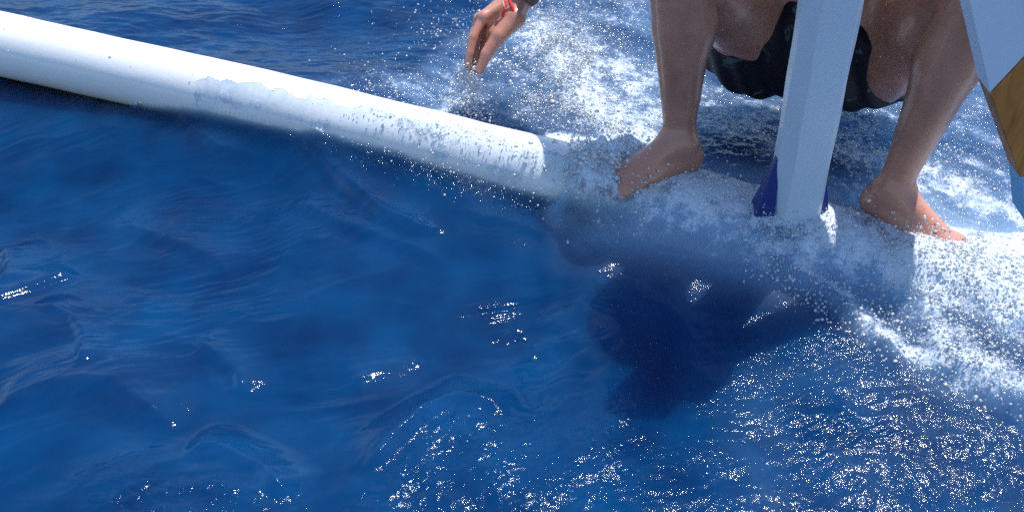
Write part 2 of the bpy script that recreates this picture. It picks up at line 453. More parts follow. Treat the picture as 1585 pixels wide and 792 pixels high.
# warp the coordinates a little so that nothing runs straight
wx = X + 0.05 * fbm(X, Y, 3.0, 3, seed=40); wy = Y + 0.05 * fbm(X, Y, 3.0, 3, seed=50)
far = sstep(2.6, 12.0, np.hypot(X, Y))
Hh = np.zeros_like(X)
for (lam, amp, deg, ph) in [(0.95, 0.014, 72, -8.80), (0.62, 0.009, 110, -12.52), (0.44, 0.0040, 48, 4.0), (0.31, 0.0020, 95, 2.2), (0.23, 0.0010, 20, 5.0)]:
    a = math.radians(deg); q = (wx * math.cos(a) + wy * math.sin(a)) * 2 * math.pi / lam + ph
    Hh += amp * (np.sin(q) + 0.22 * np.cos(2 * q))
for (lam, amp, deg, ph) in [(9.0, 0.10, 70, 1.0), (5.3, 0.06, 100, 2.0), (14.0, 0.16, 85, 0.3)]:
    a = math.radians(deg); Hh += far * amp * np.sin((X * math.cos(a) + Y * math.sin(a)) * 2 * math.pi / lam + ph)
Hh += 0.0050 * fbm(wx, wy, 5.0, 3, 0.5, 60)

masks = {}
masks['far_churn'] = region([(470, 138), (560, 128), (650, 112), (700, 60), (780, 20), (830, -60), (1700, -80), (1700, 380), (1500, 372), (1260, 300), (1080, 250), (900, 215), (800, 190), (620, 165)], 0.05)
masks['far_left'] = region([(-300, -300), (800, -300), (760, 0), (650, 130), (470, 130), (-300, 0)], 0.06)
masks['calm_pocket'] = region([(1085, 205), (1190, 215), (1190, 285), (1090, 262)], 0.02)
masks['glit_mid'] = region([(560, 760), (610, 690), (660, 635), (710, 612), (780, 640), (850, 655), (930, 640), (985, 625), (995, 900), (520, 900)], 0.05)
masks['glit_right'] = region([(1120, 760), (1130, 620), (1180, 560), (1260, 530), (1400, 510), (1700, 560), (1700, 900), (1100, 900)], 0.09)
masks['glit_left'] = region([(120, 745), (200, 722), (290, 735), (420, 745), (460, 800), (470, 900), (100, 900)], 0.05)
masks['wash_right'] = region([(1385, 395), (1480, 372), (1700, 380), (1700, 640), (1560, 640), (1440, 560), (1400, 490)], 0.025)
masks['shadow_chop'] = region([(960, 420), (1140, 380), (1400, 520), (1300, 560), (1120, 620), (1100, 792), (1010, 792), (970, 600)], 0.05)
fay, faz = faxis_arr(X)
cosf = FN[1]
dperp = (Y - fay) * cosf                          # horizontal distance across the float (+ = far side)
near_float = np.exp(-(dperp / 0.16) ** 2)

C1 = masks['far_churn'] * (1 - 0.75 * masks['calm_pocket'])
rid = ridged(wx, wy, 11.0, 4, 0.6, 70)
churn_h = 0.010 * fbm(wx, wy, 14, 3, 0.6, 80) + 0.0085 * fbm(X, Y, 42, 3, 0.75, 90)
Hh += C1 * churn_h
Hh += masks['calm_pocket'] * 0.004 * ridged(X, Y, 26, 3, 0.6, 95)
Hh += masks['far_left'] * (1 - C1) * (0.0110 * fbm(X * 0.55 + 0.2 * Y, Y * 1.25, 9, 4, 0.55, 100) + 0.0022 * ridged(X * 0.5 + 0.15 * Y, Y * 1.5, 16, 3, 0.5, 105))
Hh += masks['glit_mid'] * (0.010 + 0.0048 * fbm(X, Y, 14, 3, 0.55, 111) + 0.0013 * fbm(X, Y, 42, 3, 0.6, 110))
Hh += masks['glit_right'] * (0.0050 * fbm(X, Y, 15, 3, 0.55, 120) + 0.0012 * fbm(X, Y, 42, 3, 0.6, 125))
Hh += masks['glit_left'] * (0.006 + 0.0030 * fbm(X, Y, 14, 3, 0.55, 131) + 0.0012 * fbm(X, Y, 42, 3, 0.6, 130))
Hh += masks['shadow_chop'] * (0.0050 * fbm(X, Y, 13, 4, 0.6, 135))
Hh += masks['wash_right'] * (0.030 + 0.010 * fbm(X, Y, 17, 4, 0.7, 140))

# hand-placed crests of the smooth near water: (pixels, height, width, front steepness)
crests = [
    ([(-20, 640), (60, 618), (130, 606), (180, 606), (225, 640), (290, 662)], 0.013, 0.045),
    ([(290, 528), (345, 560), (372, 575), (382, 610)], 0.007, 0.026),
    ([(-20, 478), (60, 440), (118, 412)], 0.006, 0.035),
    ([(60, 470), (115, 500), (135, 545), (132, 590)], 0.006, 0.020),
    ([(455, 235), (500, 268), (560, 318), (600, 345), (650, 364), (705, 362)], 0.014, 0.030),
    ([(205, 160), (268, 180), (300, 225), (345, 252), (420, 262)], 0.012, 0.026),
    ([(170, 330), (260, 362), (330, 395), (350, 425)], 0.005, 0.030),
    ([(540, 580), (600, 562), (660, 540)], 0.003, 0.030),
    ([(820, 488), (880, 500), (960, 488)], 0.004, 0.030),
    ([(280, 700), (340, 706), (400, 730), (455, 790)], 0.009, 0.028),
    ([(545, 745), (600, 690), (655, 640), (705, 614), (760, 628), (800, 650)], 0.010, 0.026),
    ([(700, 335), (780, 350), (850, 372), (930, 372)], 0.007, 0.030),
    ([(440, 310), (520, 350), (600, 372), (700, 400)], 0.006, 0.030),
    ([(0, 365), (20, 400), (14, 450)], 0.008, 0.030),
    ([(1150, 385), (1215, 420), (1270, 455), (1340, 520), (1400, 570)], 0.010, 0.028),
    ([(1100, 400), (1010, 395), (930, 372)], 0.002, 0.040),
]
crest_sum = np.zeros_like(X)
for poly, hgt, wd in crests:
    d, s_, f = seg_dist(poly, wx * 0.35 + X * 0.65, wy * 0.35 + Y * 0.65)
    sd = d * s_; prof = np.where(sd > 0, np.clip(1 - sd / (2.3 * wd), 0, 1) ** 1.25, np.exp(-(sd / (0.5 * wd)) ** 2))
    prof = np.where(np.abs(sd) < 0.004, np.maximum(prof, 0.9), prof) if False else prof
    env = sstep(0.0, 0.18, f) * sstep(1.0, 0.80, f)
    Hh += 2.1 * hgt * (1 + 0.35 * fbm(X, Y, 7, 2, seed=152)) * prof * env
    cr = np.exp(-(d / (1.6 * wd)) ** 2) * env
    crest_sum = np.maximum(crest_sum, cr)
    Hh += cr * 0.00035 * np.sin(sd * 2 * math.pi / 0.014 + 6.0 * fbm(X, Y, 9, 3, seed=150)) * np.clip(0.5 + 1.5 * fbm(X, Y, 13, 2, seed=151), 0, 1.2)          # capillary ripples in front of a crest
smooth_near = (1 - C1) * (1 - masks['far_left'])
u1 = wx * 0.8 + wy * 0.45; v1 = wy * 2.0 - wx * 0.7
lines = np.clip(1 - 2.6 * np.abs(fbm(u1, v1, 3.6, 3, 0.5, 157)), 0, 1) ** 3
patchy = np.clip(0.30 + 2.2 * fbm(X, Y, 3.0, 2, 0.5, 158), 0, 1)
Hh += smooth_near * (0.0036 * fbm(u1, v1, 5, 3, 0.5, 156) + 0.0036 * lines * (0.3 + 0.7 * patchy))
Hh += smooth_near * patchy * (0.0024 * fbm(u1 * 0.5, v1 * 1.8, 20, 3, 0.6, 159) + 0.0007 * fbm(u1 * 0.4, v1 * 1.8, 48, 2, 0.6, 161))
Hh += smooth_near * sstep(0.45, 0.95, near_float + 0.6 * crest_sum) * 0.0016 * fbm(X * 0.5, Y * 1.6, 38, 3, 0.6, 155)

# wash climbing over and behind the float
over = sstep(0.03, 0.17, X + 0.05 * fbm(X, Y, 14, 2, seed=160))                                  # from the near foot rightwards the float is awash
film = 0.013 + 0.004 * fbm(X, Y, 20, 4, 0.6, 170) + 0.002 * fbm(X, Y, 60, 2, 0.6, 172)
top = faz + np.sqrt(np.clip(FR ** 2 - np.clip(np.abs(dperp), 0, FR) ** 2, 0, None))
aw = np.where(dperp < 0, 0.125, 0.100)
hump = faz - 0.02 + (FR + film + 0.02) * np.sqrt(np.clip(1 - (dperp / aw) ** 2, 0, 1))
Hh = np.where(over > 0, Hh * (1 - over) + over * (np.maximum(Hh, hump) + 0.010 * np.exp(-((Hh - hump) / 0.02) ** 2) * 0.5), Hh)
# the water heaped up along the near side of the float, left of the foot
left = (1 - over) * sstep(-1.5, -0.9, X)
xs = [G(q, 0.23 * q + 140)[0] for q in (-60, 60, 180, 300, 400, 500, 600, 700, 800, 900, 980)]
lev = np.interp(X, xs, [-0.070, -0.064, -0.046, -0.030, 0.000, 0.018, 0.016, 0.004, -0.022, -0.040, -0.03])
tgt = faz + lev + 0.010 * fbm(X, Y, 7, 3, 0.6, 182)
wn_ = np.where(dperp < 0.03, np.exp(-((np.clip(-dperp, 0.04, 9) - 0.04) / 0.115) ** 2), np.exp(-((dperp - 0.03) / 0.03) ** 2)) * (1 - over) * sstep(-1.75, -1.3, X)
Hh = Hh * (1 - wn_) + tgt * wn_
lip = np.exp(-((dperp + 0.075) / 0.055) ** 2) * left * (dperp < 0.02)
Hh += lip * (0.004 + 0.006 * fbm(X, Y, 8, 3, 0.6, 180)) * sstep(-0.75, -0.45, X)
zone = np.exp(-((dperp + 0.075) / 0.050) ** 2) * sstep(-0.62, -0.35, X) * sstep(0.35, 0.05, X)
Hh += zone * 0.0065 * fbm(X, Y, 34, 3, 0.75, 185)
# a thin rippled sheet of water climbing the near flank of the float
clm = sstep(-0.85, -0.62, X) * sstep(0.30, 0.12, X)
dl = FR * (1 - clm * (1 - np.clip(0.50 + 0.55 * fbm(X, Y * 0.3, 8, 4, 0.65, 187) - 0.30 * sstep(-0.5, -0.15, X), 0.10, 1.0)))
tn = faz + np.sqrt(np.clip(FR ** 2 - dperp ** 2, 0, None)) + 0.0035 - 0.05 * (1 - clm) + 0.0022 * fbm(X * 0.8, Y, 55, 2, 0.6, 188) + 0.0016 * fbm(X, Y, 110, 2, 0.6, 189)
sheet = (dperp < -dl) & (dperp > -FR * 1.02) & (clm > 0.02)
Hh = np.where(sheet, np.maximum(Hh, tn), Hh)
skirt = np.exp(-((np.clip(-dperp - FR, 0, 9)) / 0.020) ** 2) * (dperp < -FR) * clm
Hh = np.maximum(Hh, Hh * (1 - skirt) + skirt * (faz + 0.004 + 0.004 * fbm(X, Y, 40, 2, 0.6, 188)))
# splash crown round the near foot
fc = G(960, 285)[:2]; fd = np.hypot((X - fc[0]) * 0.7, Y - fc[1])
Hh += np.exp(-(fd / 0.07) ** 2) * (0.028 + 0.016 * fbm(X, Y, 24, 3, 0.7, 190))
for (qx, qy, qz, rad_, up_) in ((925, 275, 0.10, 0.055, 0.042), (975, 292, 0.08, 0.040, 0.020), (1440, 395, 0.05, 0.060, 0.052), (1500, 415, 0.04, 0.07, 0.050), (1395, 378, 0.06, 0.035, 0.010)):
    c_ = G(qx, qy, qz)[:2]; w_ = np.exp(-(np.hypot(X - c_[0], Y - c_[1]) / rad_) ** 4)
    Hh = np.maximum(Hh, Hh * (1 - w_) + w_ * (faz + FR - 0.014 + up_ + 0.005 * fbm(X, Y, 22, 3, 0.75, 192)))
hc = G(722, 185)[:2]; hd = np.hypot(X - hc[0], Y - hc[1])
Hh += np.exp(-(hd / 0.05) ** 2) * (0.016 + 0.012 * fbm(X, Y, 30, 3, 0.7, 195))

# ---- foam (0..1) baked as an attribute of the water
su = (wx + wy * -0.75); sv_ = (wy + wx * 0.75)
streak = np.clip(1 - 2.4 * np.abs(fbm(su * 0.55, sv_ * 1.5, 4.5, 4, 0.6, 202)), 0, 1)
foam = C1 * (0.14 + 0.34 * streak ** 1.5 + 0.28 * np.clip(fbm(wx, wy, 9, 4, 0.6, 200) + 0.05, 0, 1))
def add_foam(poly, w, amt, n=0.35, seed=210):
    global foam
    foam = np.maximum(foam, blob(poly, w, wx, wy) * amt * (1 + n * fbm(X, Y, 16, 3, 0.6, seed)))
add_foam([(835, 50), (890, 120), (960, 195), (1010, 235)], 0.10, 0.80)
add_foam([(900, 80), (980, 120), (1010, 180)], 0.13, 0.66, seed=214)
add_foam([(870, 215), (925, 232), (960, 236)], 0.035, 0.95)
add_foam([(690, 175), (740, 150)], 0.055, 0.62)
add_foam([(1090, 190), (1180, 215), (1200, 235)], 0.06, 0.60)
add_foam([(1450, 270), (1530, 300), (1620, 330)], 0.09, 0.72)
add_foam([(1290, 200), (1380, 260), (1420, 300)], 0.10, 0.62)
add_foam([(1480, 365), (1540, 385), (1640, 410)], 0.05, 1.0)
add_foam([(1420, 430), (1520, 465), (1640, 520)], 0.095, 1.15, seed=220)
add_foam([(1400, 500), (1480, 570), (1600, 620)], 0.05, 0.72, 0.6, 225)
add_foam([(1150, 385), (1215, 420), (1270, 455), (1340, 520), (1430, 560)], 0.030, 0.62, 0.8, 230)
add_foam([(1230, 400), (1330, 410), (1400, 420)], 0.045, 0.50, 0.8, 232)
add_foam([(1000, 270), (1080, 285), (1160, 320)], 0.030, 0.50, 0.8, 234)
add_foam([(1290, 340), (1400, 360), (1440, 380)], 0.030, 0.60, 0.6, 235)
add_foam([(850, 300), (930, 315), (1000, 315)], 0.035, 0.60, 0.8, 236)
add_foam([(500, 205), (560, 230), (650, 268), (760, 295), (830, 300)], 0.030, 0.62, 0.9, 238)
add_foam([(820, 240), (880, 270), (930, 300)], 0.030, 0.75, 0.6, 237)
add_foam([(350, 180), (430, 195), (500, 215)], 0.014, 0.42, 0.9, 239)
for (qx, qy, qz, rad_, am_) in ((930, 270, 0.10, 0.060, 1.05), (1440, 395, 0.05, 0.055, 0.80), (1510, 410, 0.04, 0.09, 0.95)):
    c_ = G(qx, qy, qz)[:2]; foam = np.maximum(foam, am_ * np.exp(-(np.hypot(X - c_[0], Y - c_[1]) / rad_) ** 4) * (1 + 0.4 * fbm(X, Y, 30, 3, 0.7, 233)))
foam *= (1 - 0.35 * masks['calm_pocket'])
foam = np.clip(foam + 0.10 * masks['glit_right'] * np.clip(fbm(wx, wy, 7, 3, 0.6, 245) + 0.35, 0, 1), 0, 1.05)
chop = np.clip(0.10 + 0.9 * C1 + 0.30 * (masks['glit_mid'] + masks['glit_right'] + masks['glit_left']) + 0.9 * masks['wash_right'] + 0.7 * zone + 0.25 * masks['far_left'] + 0.25 * masks['shadow_chop'], 0, 1)
lap = np.exp(-((dperp + 0.064 + 0.010 * fbm(X, Y * 0.2, 16, 3, 0.6, 256)) / 0.011) ** 2) * sstep(-0.95, -0.6, X) * (1 - over) * np.clip(0.60 + 0.9 * fbm(X, Y, 18, 4, 0.7, 257), 0, 1.0)
foam = np.maximum(foam, lap)
foam_film = over * np.exp(-((dperp + 0.01) / 0.125) ** 2) * (0.92 + 0.55 * fbm(wx, wy, 14, 4, 0.65, 255))
foam = np.clip(np.maximum(foam, foam_film), 0, 1.05)
chop *= (1 - 0.6 * over * np.exp(-(dperp / 0.08) ** 2) * (X < 0.8))
foam *= 1 - far; chop = np.clip(chop, 0, 1)

# ---- how much water lies in front of the float and feet (turbidity): distance from the surface to them
footA_c = [G(1060, 258, 0.09), G(985, 285, 0.075), G(915, 300, 0.065)]
footB_c = [G(1372, 335, 0.07), G(1430, 380, 0.055), G(1478, 420, 0.04)]
def dist_poly3(pts, r):
    best = np.full(X.shape, 1e9)
    for a, b_ in zip(pts[:-1], pts[1:]):
        ab = b_ - a; t = np.clip(((X - a[0]) * ab[0] + (Y - a[1]) * ab[1] + (Hh - a[2]) * ab[2]) / (ab @ ab), 0, 1)
        best = np.minimum(best, np.sqrt((X - a[0] - t * ab[0]) ** 2 + (Y - a[1] - t * ab[1]) ** 2 + (Hh - a[2] - t * ab[2]) ** 2) - r)
    return best
df_ = np.sqrt(dperp ** 2 + (Hh - faz) ** 2) - FR
df_ = np.minimum(df_, np.minimum(dist_poly3(footA_c, 0.035), dist_poly3(footB_c, 0.035)))
df_ = np.clip(df_, 0, None)
filmw = over * np.exp(-(dperp / 0.11) ** 2)
fib = np.clip(1 - 2.2 * np.abs(fbm(u1 * 0.45, v1 * 1.5, 13, 4, 0.65, 270)), 0, 1) ** 1.5       # silky pale streaks: sky reflection painted into the water colour
wide = np.clip(fbm(wx, wy, 3.2, 3, 0.6, 272) + 0.10, 0, 1)
milk_sheen = np.clip(1.15 * filmw, 0, 0.9) + smooth_near * (1 - filmw) * (0.008 * crest_sum * (0.25 + 0.75 * fib) + 0.003 * fib * wide) + 0.030 * masks['far_left'] * (1 - C1) * fib * np.clip(0.4 + wide, 0, 1)  # film is milky with bubbles; crest and far streaks paint in reflected sky
milk_sheen *= 1 - far
thick = 1 - np.exp(-df_ / (0.024 + 0.068 * filmw + 0.04 * zone * (dperp > -FR)))
thick = np.where((X < -1.6) | (X > 1.6), 1.0, np.clip(thick * 1.05, 0.03, 1))

nxg, nyg = X.shape
vid = np.arange(nxg * nyg).reshape(nxg, nyg)
quads = np.stack([vid[:-1, :-1], vid[1:, :-1], vid[1:, 1:], vid[:-1, 1:]], -1).reshape(-1, 4)
water = mesh_obj('water', np.stack([X, Y, Hh], -1).reshape(-1, 3), quads, M['water'])
water['kind'] = 'structure'; water['label'] = 'deep blue sea surface with wake, chop and white foam'
patch = np.clip(0.55 + 1.8 * fbm(wx, wy, 8, 3, 0.6, 260), 0, 1)
glit = patch * np.clip(1.7 * masks['glit_mid'] + 1.15 * masks['glit_right'] + 1.5 * masks['glit_left'] + 0.6 * C1 + 0.5 * masks['wash_right'] + 0.7 * np.exp(-((dperp + 0.06) / 0.05) ** 2) * clm, 0, 1.5) * (1 - far)
for nm, arr in (('milk_sheen', milk_sheen), ('glit', glit), ('foam', foam), ('thick', thick), ('chop', chop)):
    at_ = water.data.attributes.new(nm, 'FLOAT', 'POINT'); at_.data.foreach_set('value', arr.astype(np.float32).ravel())
deep = mesh_obj('depth_sheet', [(-260, -260, -1.2), (260, -260, -1.2), (260, 260, -1.2), (-260, 260, -1.2)], [(0, 1, 2, 3)], M['deep'], smooth=False)  # unseen sheet added so the clear water looks into dark depth
deep['kind'] = 'structure'; deep['label'] = 'added dark blue sheet for the depth below the sea surface'
def water_z(x, y):
    i = np.clip(np.searchsorted(gx, x), 0, nxg - 1); j = np.clip(np.searchsorted(gy, y), 0, nyg - 1)
    return Hh[i, j]

# ------------------------------------------------------------------ outrigger boat
boat = empty('outrigger_boat', faxis_x(0.53), 'white outrigger float with its upright post and painted boards, sunk in the waves', 'boat')
# float
pts, rad = [], []
for x in np.linspace(-2.3, 1.75, 90):
    p_ = faxis_x(x) if x < 1.4 else faxis_x(x)
    if x < -1.75: p_ = p_ + V(0, 0, 0.25 * (-1.75 - x) ** 2)
    pts.append(p_); rad.append(FR * (1 + 0.012 * math.sin(x * 9) + 0.006 * math.sin(x * 31)) * (1 if x > -2.0 else max(0.35, 1 - (-2.0 - x) * 2.0)))
fl_v, fl_f = tube(pts, rad, 48)
fv = np.array(fl_v); nn = fbm(fv[:, 0] * 1.0, fv[:, 1] * 3 + fv[:, 2] * 5, 5, 3, seed=300)
fv[:, 2] += 0.0018 * nn
flo = mesh_obj('float', fv, fl_f, M['white'], boat); flo['label'] = 'long white painted round float lying in the water'
# low weld seams and paint drips standing proud on the float
vs, fs = [], []
for q in range(9):
    x = rng.uniform(-1.25, -0.1); a = rng.uniform(-0.3, 1.2)
    c = faxis_x(x) + FR * 1.0 * (math.sin(a) * -FN + math.cos(a) * V(0, 0, 1)); r = rng.uniform(0.0012, 0.003)
    b0 = len(vs); L = rng.uniform(1, 2.6)
    for i in range(4):
        for k in range(8):
            th = math.pi / 2 * i / 3.3; ph = k * math.pi / 4
            vs.append(c + r * (L * math.cos(ph) * math.cos(th) * FT + math.sin(ph) * math.cos(th) * FN * (1 if a < 0.7 else 0.8)) + (r * 0.7 * math.sin(th)) * unit(c - faxis_x(x)))
    for i in range(3):
        for k in range(8): fs.append((b0 + i * 8 + k, b0 + i * 8 + (k + 1) % 8, b0 + i * 8 + 8 + (k + 1) % 8, b0 + i * 8 + 8 + k))
o = mesh_obj('paint_drips', vs, fs, M['white'], flo if False else boat); o['kind'] = 'stuff'

# upright post: chamfered timber that leans a little and tapers down
def prism(ps, name, mat, parent, smooth=False):
    """ps = list of rings (equal length)"""
    n = len(ps[0]); vs = [v for r in ps for v in r]; fs = []
    for i in range(len(ps) - 1):
        for k in range(n): fs.append((i * n + k, i * n + (k + 1) % n, (i + 1) * n + (k + 1) % n, (i + 1) * n + k))
    fs.append(tuple(range(n))[::-1]); fs.append(tuple((len(ps) - 1) * n + k for k in range(n)))
    return mesh_obj(name, vs, fs, mat, parent, smooth)
PB, PT = W(1221, 352, 1.83), W(1284, 0, 1.52)
pdir = PT - PB
def post_ring(t, grow_=0.0):
    c = PB + pdir * t
    w = 0.0450 + 0.0005 * t + grow_; dpt = 0.034 + grow_
    ax = unit(V(1, 0.10, 0.03)); ay = unit(np.cross(unit(pdir), ax)); ax = unit(np.cross(ay, unit(pdir)))
    if ay[1] < 0: ay = -ay
    c1, c2 = 0.020, 0.010
    ring = [(-w, -dpt + c1 * 1.25), (-w + c1, -dpt), (w - c2, -dpt), (w, -dpt + c2), (w, dpt - c2), (w - c2, dpt), (-w + c1, dpt), (-w, dpt - c1)]
    return [c + ax * a + ay * b_ for a, b_ in ring]
rings = []
for t in np.linspace(-0.02, 2.05, 60):
    r = post_ring(t); j = 0.0007
    rings.append([v + np.array([j * math.sin(t * 17 + k * 1.7), j * math.cos(t * 13 + k), 0]) for k, v in enumerate(r)])
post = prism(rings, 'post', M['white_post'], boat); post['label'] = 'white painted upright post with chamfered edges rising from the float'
bv = post.modifiers.new('soft_edges', 'BEVEL'); bv.width = 0.0015; bv.segments = 2; bv.limit_method = 'ANGLE'
# blue saddle brackets at the post's foot: tall thin wedges left and right, widening to the float
def wedge(pix, d0, thick_, name):
    front = [W(x, y, d0) for x, y in pix]
    back = [f_ + V(0, thick_, 0) for f_ in front]
    n = len(front); fs = [tuple(range(n)), tuple(range(2 * n - 1, n - 1, -1))] + [(k, k + n, (k + 1) % n + n, (k + 1) % n) for k in range(n)]
    ob = mesh_obj(name, front + back, fs, M['blue'], boat, False)
    b_ = ob.modifiers.new('soft_edges', 'BEVEL'); b_.width = 0.002; b_.segments = 2
    return ob
def saddle(side, spans, name):
    axv = unit(V(1, 0.10, 0.03)); rings_ = []
    for t, o_, dd in spans:
        c = PB + pdir * t; w = 0.0450; a0 = side * (w - 0.006); a1 = side * (w + o_)
        r_ = [c + axv * a0 + V(0, -dd, 0), c + axv * a1 + V(0, -dd * 0.8, 0), c + axv * (a1 + side * 0.001) + V(0, dd * 0.8, 0), c + axv * a0 + V(0, dd, 0)]
        rings_.append(r_ if side > 0 else r_[::-1])
    ob = prism(rings_, name, M['blue'], boat)
    b_ = ob.modifiers.new('soft_edges', 'BEVEL'); b_.width = 0.0015; b_.segments = 2
    return ob
wb = saddle(-1, [(0.36, 0.0012, 0.008), (0.24, 0.014, 0.016), (0.14, 0.027, 0.022), (0.05, 0.038, 0.026), (-0.06, 0.042, 0.028), (-0.12, 0.030, 0.028)], 'bracket'); wb['label'] = 'dark blue bracket flaring out on the left of the post'
wb2 = saddle(1, [(0.27, 0.004, 0.006), (0.16, 0.016, 0.014), (0.05, 0.024, 0.020), (-0.06, 0.024, 0.024), (-0.12, 0.020, 0.024)], 'bracket'); wb2['label'] = 'narrow dark blue bracket on the right of the post'
# rope lashing: separate turns round post foot and float
rope = None
for k in range(6):
    pts = []; t0 = 0.030 + 0.012 * k
    for q in range(40):
        a = 2 * math.pi * q / 40
        ax = unit(V(1, 0.10, 0.03)); c = PB + pdir * (t0 + 0.012 * math.sin(a + 1.3 * k) + 0.006 * math.sin(3 * a + k))
        e = 4.0; ca, sa = math.cos(a), math.sin(a); rr = (abs(ca) ** e + abs(sa) ** e) ** (-1 / e)
        pts.append(c + ax * (0.0545 * ca * rr) + V(0, 1, 0) * (0.0425 * sa * rr) + V(0, 0, -0.012))
    v_, f_ = tube(pts, 0.0052, 8, closed=True)
    ob = mesh_obj('rope_turn', v_, f_, M['rope'] if k % 2 else M['blue'], boat)
    if k in (0, 2):
        pts = []; xo = 0.50 + 0.012 * k
        for q in range(36):
            a = 2 * math.pi * q / 36; cc = faxis_x(xo + 0.01 * math.sin(a + k))
            pts.append(cc + (FR + 0.004) * (math.cos(a) * FN + math.sin(a) * V(0, 0, 1)))
        v_, f_ = tube(pts, 0.0042, 8, closed=True); mesh_obj('rope_turn', v_, f_, M['rope'], boat)

# painted board of the boat at the right edge: white field, brown varnished field, light blue foot, bright edge strip
BD = 0.85
def board(pix, name, mat, dz=0.0, thick_=0.03, extra=None):
    yp = 0.74 + dz                                     # the board stands upright, facing the boat
    front = [W(x, y, yp / (CP + (396 - y) / FPX * SP)) for x, y in pix]
    nrm = V(0, 1, 0); back = [f_ + nrm * thick_ for f_ in front]
    n = len(front); fs = [tuple(range(n)), tuple(range(2 * n - 1, n - 1, -1))] + [(k, k + n, (k + 1) % n + n, (k + 1) % n) for k in range(n)]
    ob = mesh_obj(name, front + back, fs, mat, boat, False)
    b_ = ob.modifiers.new('soft_edges', 'BEVEL'); b_.width = 0.0012; b_.segments = 2
    return ob
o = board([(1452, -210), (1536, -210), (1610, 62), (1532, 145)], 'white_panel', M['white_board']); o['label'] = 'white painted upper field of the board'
o = board([(1610, 64), (1700, -28), (1700, 330), (1640, 230), (1579, 276), (1532.6, 146.5)], 'wood_panel', M['wood'], 0.0004); o['label'] = 'brown varnished field of the board'
o = board([(1580, 277), (1641, 231.5), (1700, 333), (1700, 480), (1585, 340)], 'blue_panel', M['light_blue'], 0.0008); o['label'] = 'pale blue field at the foot of the board'
o = board([(1537.5, -210), (1570, -210), (1640, 30), (1611.5, 60)], 'edge_strip', M['white'], -0.004, 0.006); o['label'] = 'bright white edge strip of the board'
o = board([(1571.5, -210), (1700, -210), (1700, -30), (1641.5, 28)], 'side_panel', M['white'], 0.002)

# ------------------------------------------------------------------ person squatting on the float
person = empty('person', faxis_x(0.5) + V(0, 0.1, 0.07), 'person squatting barefoot on the white float in dark shorts, trailing one hand in the water', 'person')
F = Field((-0.16, 1.20, -0.03), (1.14, 2.26, 1.16), 0.004)
zA = faxis_x(0.33)[2] + FR; zB = faxis_x(0.74)[2] + FR
def leg(ank, knee, hip, toe_dir, side, sole_z, calf_side):
    ank, knee, hip = map(np.asarray, (ank, knee, hip))
    # shin
    u = unit(ank - knee); L = np.linalg.norm(ank - knee)
    F.limb(ank, knee, 0.0275, 0.056, 0.012)
    cb = unit(hip - knee); cb = unit(cb - u * (cb @ u))             # direction of the calf
    mid = knee + u * L * 0.36
    F.limb(knee + u * 0.06 + cb * 0.012, knee + u * L * 0.36 + cb * 0.022, 0.051, 0.054, 0.02)
    F.limb(mid + cb * 0.022, knee + u * L * 0.72 + cb * 0.012, 0.053, 0.029, 0.02)
    F.limb(knee + u * L * 0.72 + cb * 0.012, ank + cb * 0.014, 0.027, 0.017, 0.012)      # Achilles
    F.ball(knee - cb * 0.006, 0.058, 0.02)
    sd_ = unit(np.cross(u, cb))
    F.ball(ank + sd_ * 0.024, 0.0115, 0.012); F.ball(ank - sd_ * 0.024, 0.0115, 0.012)       # malleoli
    # foot
    td = unit(toe_dir); sdv = unit(np.cross(V(0, 0, 1), td)); upv = np.cross(td, sdv)
    base = np.array([ank[0], ank[1], sole_z])
    heel = base - td * 0.022 + upv * 0.026; ball_ = base + td * 0.135 + upv * 0.020
    F.limb(ank, heel, 0.028, 0.026, 0.02)
    F.limb(ank + td * 0.008, ball_ + upv * 0.006, 0.028, 0.020, 0.025)
    F.limb(heel, ball_ + sdv * 0.022 * side, 0.027, 0.020, 0.02); F.limb(heel, ball_ - sdv * 0.024 * side - td * 0.02, 0.027, 0.018, 0.02)
    F.limb(ball_ + sdv * 0.022, ball_ - sdv * 0.022, 0.019, 0.019, 0.02)
    for q in range(5):
        off = (q - 2) * 0.0165 * side
        st = ball_ + sdv * (-off) + td * (-0.002 - 0.006 * q)
        ln = (0.050, 0.047, 0.042, 0.037, 0.031)[q]; r = (0.0125, 0.0088, 0.0084, 0.0080, 0.0078)[q]
        md = st + td * ln * 0.55 + upv * 0.002; tp = st + td * ln - upv * 0.006
        F.limb(st, md, r * 1.1, r, 0.006); F.limb(md, tp, r, r * 0.95, 0.004)
ankA = G(1052, 218, zA + 0.068); ankB = G(1381, 292, zB + 0.066)
kneeA = W(1052, -62, 1.66); kneeB = W(1530, -18, 1.545)
hipA = W(1180, 36, 2.02); hipB = W(1372, 52, 1.98)
leg(ankA, kneeA, hipA, unit(V(-0.90, -0.42, -0.10)), -1, zA, 1)
leg(ankB, kneeB, hipB, unit(V(0.64, -0.75, -0.14)), 1, zB, -1)
SH = F.D.copy(); F.D[:] = 0.12                       # shins + feet kept apart so the fold at the knee stays a crease
for kn, hp, ex in ((kneeA, hipA, 0.0), (kneeB, hipB, 0.045)):
    dn = V(0, 0, -1); ax = unit(hp - kn)
    F.limb(kn, kn + (hp - kn) * 0.5, 0.056, 0.068, 0.02); F.limb(kn + (hp - kn) * 0.45, hp, 0.068, 0.086, 0.02)
    F.limb(kn + (hp - kn) * 0.42 + dn * (0.020 + 0.7 * ex), hp + dn * (0.030 + ex), 0.062, 0.084, 0.03)
pel = (hipA + hipB) / 2
F.ball(pel + V(0, 0.02, 0.03), (0.165, 0.115, 0.12), 0.04)
F.ball(hipA + V(0.045, 0.05, -0.01), 0.10, 0.03); F.ball(hipB + V(-0.045, 0.05, -0.01), 0.10, 0.03)
